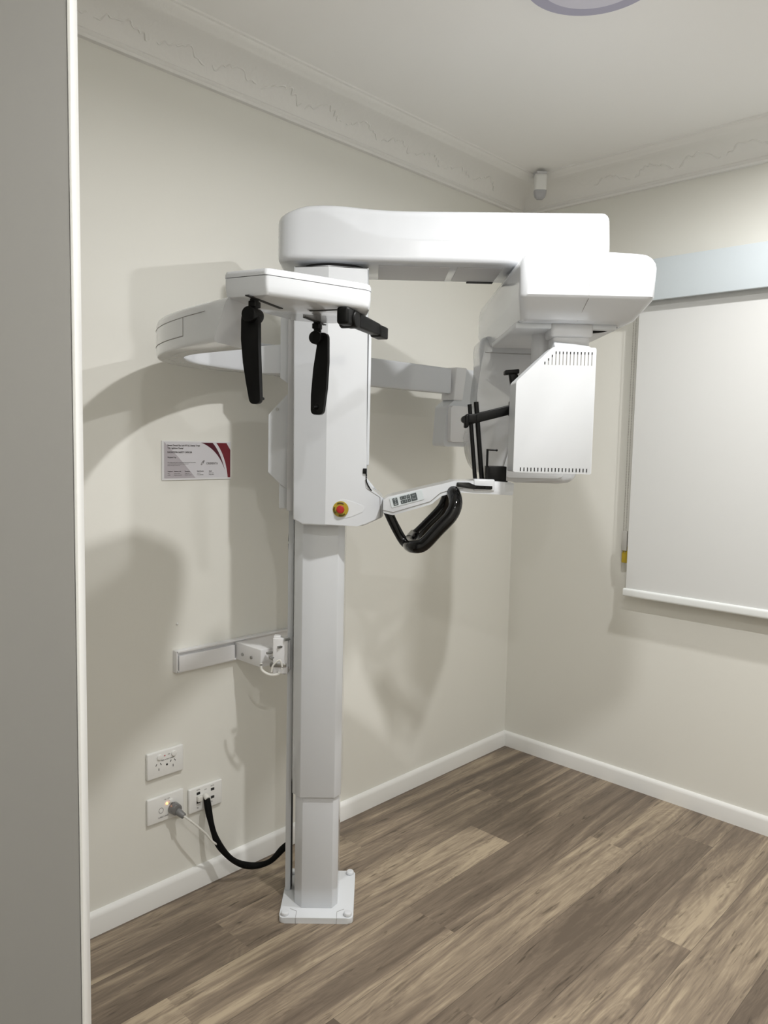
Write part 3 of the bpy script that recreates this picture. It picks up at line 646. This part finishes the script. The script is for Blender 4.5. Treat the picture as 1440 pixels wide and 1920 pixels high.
bm = nb(); cyl(bm, (-1.728, -0.0105, 0.421), (-1.728, -0.0115, 0.421), 0.003, n=12); link('earth_hole', bm, DARK, U1)
text('RED X-RAY ONLY', (-1.746, -0.0115, 0.4355), 0.0052, INK, U1)
text('10A', (-1.726, -0.0115, 0.449), 0.005, INKG, U1)
U2 = outlet(-1.790, -1.673, 0.253, 0.331, 'white power outlet with glowing orange light and grey plug in it')
bm = nb(); cyl(bm, (-1.729, -0.0105, 0.304), (-1.729, -0.013, 0.304), 0.0035, n=16); link('indicator_light', bm, LED, U2)
bm = nb(); wbox(bm, -1.722, -1.711, -0.015, -0.010, 0.303, 0.313, 0.001); link('switch', bm, TRIM, U2)
bm = nb(); tube(bm, [V((-1.7475 + 0.007 * math.cos(t), -0.0112, 0.288 + 0.008 * math.sin(t))) for t in (2 * math.pi * i / 20 for i in range(20))], 0.0008, 6, True); link('ring_mark', bm, SEAM, U2)
text('X-RAY UNIT', (-1.757, -0.0115, 0.266), 0.006, INK, U2); text('ON  OFF', (-1.737, -0.0115, 0.316), 0.0045, INKG, U2)
U3 = outlet(-1.655, -1.538, 0.242, 0.318, 'white data outlet with sockets where the black cable sleeve starts')
for x, z in ((-1.623, 0.299), (-1.573, 0.297), (-1.623, 0.272), (-1.573, 0.272)):
    bm = nb(); wbox(bm, x - 0.006, x + 0.006, -0.0118, -0.009, z - 0.004, z + 0.004, 0.0005); link('jack', bm, DARK, U3)
for x, z, s in ((-1.629, 0.309, 'DATA'), (-1.603, 0.303, 'LAN'), (-1.580, 0.307, 'DATA'), (-1.629, 0.253, 'TEL'), (-1.580, 0.258, 'TEL')): text(s, (x, -0.0115, z), 0.0045, INK, U3)
bm = nb(); wbox(bm, -1.630, -1.614, -0.022, -0.011, 0.276, 0.292, 0.002); cyl(bm, (-1.601, -0.011, 0.288), (-1.601, -0.028, 0.280), 0.009, n=18, bev=0.002); link('connector', bm, CABLEW, U3)
# power plug and its white lead
PG = thing('power_plug', (-1.706, -0.011, 0.28), 'clear grey round power plug with thin white lead in the lower left outlet', 'plug')
bm = nb(); cyl(bm, (-1.708, -0.011, 0.284), (-1.708, -0.034, 0.284), 0.0185, 0.0165, 28, 0.004); link('plug_body', bm, PLUG, PG)
bm = nb(); cyl(bm, (-1.706, -0.030, 0.279), (-1.697, -0.052, 0.268), 0.011, 0.0085, 18, 0.001); link('strain_relief', bm, mat('plug_grey', (0.2, 0.2, 0.2), 0.4), PG)
bm = nb(); tube(bm, catmull([V((-1.699, -0.050, 0.270)), V((-1.68, -0.062, 0.2505)), V((-1.640, -0.070, 0.205)), V((-1.612, -0.072, 0.166)), V((-1.592, -0.072, 0.150))]), 0.0032, 10); link('lead', bm, CABLEW, PG, label='thin white lead')
# black sleeve
bm = nb(); HP_ = [(-1.600, -0.020, 0.281), (-1.606, -0.045, 0.235), (-1.600, -0.062, 0.180), (-1.583, -0.072, 0.136), (-1.543, -0.082, 0.084), (-1.488, -0.092, 0.050), (-1.43, -0.108, 0.046), (-1.392, -0.124, 0.078), (-1.378, -0.134, 0.095)]
tube(bm, catmull([V(p) for p in HP_], 10), lambda t: 0.0095 + 0.0012 * math.sin(t * 23), 14)
tag(link('cable_sleeve', bm, SLEEVE, None, 60), 'thick black cable sleeve looping from the data outlet to behind the column', 'cable')

# ------------------------------------------------------------------ safety notice card
PC = thing('notice_card', (-1.62, 0, 1.246), 'small printed radiation safety notice with dark red swooshes on the left wall', 'sign')
x0, x1, z0, z1 = -1.735, -1.504, 1.244, 1.356
bm = nb(); wbox(bm, x0, x1, -0.003, 0, z0, z1, 0.0006, 1); link('card', bm, mat('card_border', (0.74, 0.74, 0.75), 0.3), PC)
Wd, Hd = x1 - x0, z1 - z0
def cardpoly(name, pts, material, lay):
    bm = nb(); yy = -0.0031 - lay * 0.00012
    poly(bm, [V((x0 + u * Wd, yy, z0 + v * Hd)) for u, v in pts], [V((x0 + u * Wd, yy + 0.0001, z0 + v * Hd)) for u, v in pts]); return link(name, bm, material, PC, 0)
cardpoly('print_field', [(0.03, 0.05), (0.985, 0.05), (0.985, 0.965), (0.03, 0.965)], PAPER, 0)
cardpoly('grey_corner', [(0.03, 0.05), (0.47, 0.05), (0.36, 0.30), (0.22, 0.60), (0.03, 0.97)], PAPERG, 1)
def arc(a, b, c, n=10): return [((1 - t) ** 2 * a[0] + 2 * t * (1 - t) * b[0] + t * t * c[0], (1 - t) ** 2 * a[1] + 2 * t * (1 - t) * b[1] + t * t * c[1]) for t in (i / n for i in range(n + 1))]
s1 = arc((0.55, 0.965), (0.80, 0.80), (0.905, 0.25)) + list(reversed(arc((0.72, 0.965), (0.84, 0.72), (0.905, 0.25))))[1:]
cardpoly('swoosh', s1, WINED, 2)
s2 = [(0.775, 0.965)] + arc((0.775, 0.965), (0.92, 0.62), (0.95, 0.05))[1:] + [(0.99, 0.05), (0.99, 0.78), (0.93, 0.965)]
cardpoly('swoosh', s2, WINE, 2)
def ct(s, u, v, size, m_=INK, bold=False): text(s, (x0 + u * Wd, -0.0036, z0 + v * Hd), size, m_, PC, bold=bold, width=0.92)
ct('Sweet Dental Pty Ltd ATF JC Dental Trust', 0.075, 0.865, 0.0066, INK, True); ct('T/A Lightbox Dental', 0.075, 0.795, 0.0066, INK, True)
ct('RADIATION SAFETY OFFICER', 0.075, 0.69, 0.0066, INK, True); ct('Wayland Yap', 0.075, 0.565, 0.0056, INK)
ct('The radiation safety officer is to be contacted in the case of any incident', 0.075, 0.440, 0.0034, INKG); ct('or unintended exposure involving this apparatus, and', 0.075, 0.405, 0.0034, INKG); ct('before any repair is carried out', 0.075, 0.370, 0.0034, INKG)
for u, a, b, c in ((0.075, 'Telephone', 'office', 'mobile'), (0.165, 'Radiation Unit', 'Licence holder', 'Registered person'), (0.315, 'Emergency', 'Triple Zero', 'Practice contact'), (0.49, 'Serial Number', 'Unit no. 1', 'X-ray apparatus'), (0.665, 'Issued', 'Review date', 'Safety officer')):
    ct(a, u, 0.215, 0.0042, INK, True); ct(b, u, 0.165, 0.0036, INKG); ct(c, u, 0.125, 0.0036, INKG)
ct('ORERENTA', 0.625, 0.40, 0.0085, INKG, True)
lg = [(0.565 + 0.030 * math.cos(t) * math.cos(1.0) - 0.075 * math.sin(t) * math.sin(1.0) * 0.45, 0.455 + (0.030 * math.cos(t) * math.sin(1.0) + 0.075 * math.sin(t) * math.cos(1.0)) * 1.0) for t in (2 * math.pi * i / 24 for i in range(24))]
cx, cy = 0.573, 0.445; lg = []
for i in range(28):
    t = 2 * math.pi * i / 28; a, b = 0.040 * math.cos(t), 0.0135 * math.sin(t); th = rad(50)
    lg.append((cx + a * math.cos(th) - b * math.sin(th), cy + (a * math.sin(th) + b * math.cos(th)) * 2.06))
cardpoly('logo', lg, INKG, 2)
lg2 = [(cx - 0.008 + (u - cx) * 0.38, cy - 0.022 + (v - cy) * 0.38) for u, v in lg]; cardpoly('logo_cutout', lg2, PAPER, 3)

# small wall hook and filled screw hole
bm = nb(); cyl(bm, (-1.687, 0, 0.827), (-1.687, -0.004, 0.826), 0.004, 0.003, 14, 0.001); tag(link('wall_plug', bm, TRIM, None), 'tiny pale screw plug in the left wall above the trunking', 'wall plug')

# ------------------------------------------------------------------ roller blind, pelmet
PB = thing('blind_pelmet', (-0.05, -1.3, 1.905), 'pale blue-white pelmet box over the roller blind on the right wall', 'pelmet')
bm = nb(); wbox(bm, -0.1, -0.088, -2.45, -0.575, 1.907, 2.057, 0.002); link('pelmet_board', bm, PELM, PB)
bm = nb(); wbox(bm, -0.09, 0, -2.45, -0.575, 2.047, 2.057, 0.001); wbox(bm, -0.09, 0, -0.585, -0.575, 1.907, 2.049, 0.001); link('pelmet_return', bm, PELM, PB)
RB = thing('roller_blind', (-0.06, -1.3, 0.79), 'white roller blind pulled down on the right wall', 'blind')
bm = nb(); wbox(bm, -0.0612, -0.0600, -2.42, -0.582, 0.812, 1.99); link('blind_fabric', bm, BLIND, RB, 0)
bm = nb(); cyl(bm, (-0.045, -2.42, 1.99), (-0.045, -0.585, 1.99), 0.019, n=24); link('roller_tube', bm, METAL, RB)
bm = nb(); P = round2d([(-0.070, 0.786), (-0.051, 0.786), (-0.051, 0.818), (-0.070, 0.818)], 0.009, 5); poly(bm, [V((x, -2.43, z)) for x, z in P], [V((x, -0.575, z)) for x, z in P]); link('bottom_rail', bm, RAILM, RB, 50)
BC = thing('blind_chain', (-0.045, -0.56, 0.92), 'metal bead chain with yellow tag at the left edge of the roller blind', 'chain')
for yy in (-0.556, -0.566):
    bm = nb(); z = 1.98
    while z > 0.955:
        g = bmesh.ops.create_icosphere(bm, subdivisions=1, radius=0.0021, matrix=Matrix.Translation((-0.050, yy, z))); z -= 0.0062
    cyl(bm, (-0.050, yy, 0.955), (-0.050, yy, 1.98), 0.0006, n=6); o = link('bead_strand', bm, CHAIN, BC, 60); 
bm = nb(); wbox(bm, -0.054, -0.046, -0.574, -0.552, 0.962, 1.040, 0.002); link('chain_guide', bm, mat('clear_guide', (0.40, 0.39, 0.36), 0.2), BC)
bm = nb(); wbox(bm, -0.048, -0.044, -0.585, -0.552, 0.914, 0.992 - 0.012, 0.001); link('warning_tag', bm, YEL, BC, label='yellow warning tag')

# ------------------------------------------------------------------ ceiling fittings
CLt = thing('ceiling_light', (-1.191, -0.980, CEIL), 'round flush ceiling light, unlit, pale lilac, cut by the top of the picture', 'ceiling light')
cx_, cy_ = -1.191, -0.980
bm = nb(); cyl(bm, (cx_, cy_, CEIL), (cx_, cy_, CEIL - 0.012), 0.165, 0.160, 64, 0.003); link('bezel', bm, LAMPRING, CLt, 30)
bm = nb(); cyl(bm, (cx_, cy_, CEIL - 0.011), (cx_, cy_, CEIL - 0.0145), 0.128, 0.125, 64, 0.001); link('diffuser', bm, LAMPOFF, CLt, 30)
SD = thing('motion_detector', (-0.19, -0.20, CEIL), 'small white motion detector hanging in the ceiling corner', 'detector')
dc = V((-0.175, -0.195, 0))
bm = nb(); cyl(bm, dc + V((0.02, 0.02, CEIL)), dc + V((0.02, 0.02, CEIL - 0.012)), 0.022, n=20); box(bm, dc + V((0.0, 0.0, CEIL - 0.015)), Rm * 0.020, Dm * 0.03, V((0, 0, 0.004)), 0.002); link('mount', bm, GREYW, SD)
bm = nb(); Q = [(-0.024, -0.02), (0.024, -0.02), (0.024, 0.02), (-0.024, 0.02)]
def drg(s, z, o=0): return [dc + Rm * x * s + Dm * (y * s + o) + V((0, 0, z)) for x, y in round2d(Q, 0.014, 5)]
loft(bm, [drg(0.8, CEIL - 0.014), drg(0.97, CEIL - 0.018), drg(1, CEIL - 0.026), drg(1, CEIL - 0.078)]); link('body', bm, TRIM, SD, 40)
bm = nb(); loft(bm, [drg(1.0, CEIL - 0.078), drg(0.97, CEIL - 0.090), drg(0.82, CEIL - 0.102), drg(0.5, CEIL - 0.110)]); link('lens', bm, GREYD, SD, 60)
for (lx, ly, lz), wh in ((L1, 'above the machine'), (L2, 'nearest the blind'), (L_FILL, 'added unseen behind the camera as fill light')):
    t = thing('recessed_downlight', (lx, ly, CEIL), 'small round recessed ceiling downlight, lit, ' + wh, 'downlight', 'recessed downlights')
    bm = nb(); tube(bm, [V((lx + 0.045 * math.cos(a), ly + 0.045 * math.sin(a), CEIL - 0.003)) for a in (2 * math.pi * i / 32 for i in range(32))], 0.006, 8, True); link('trim_ring', bm, TRIM, t)
    bm = nb(); cyl(bm, (lx, ly, CEIL), (lx, ly, CEIL - 0.003), 0.040, n=28); link('lens', bm, DLIGHT, t)
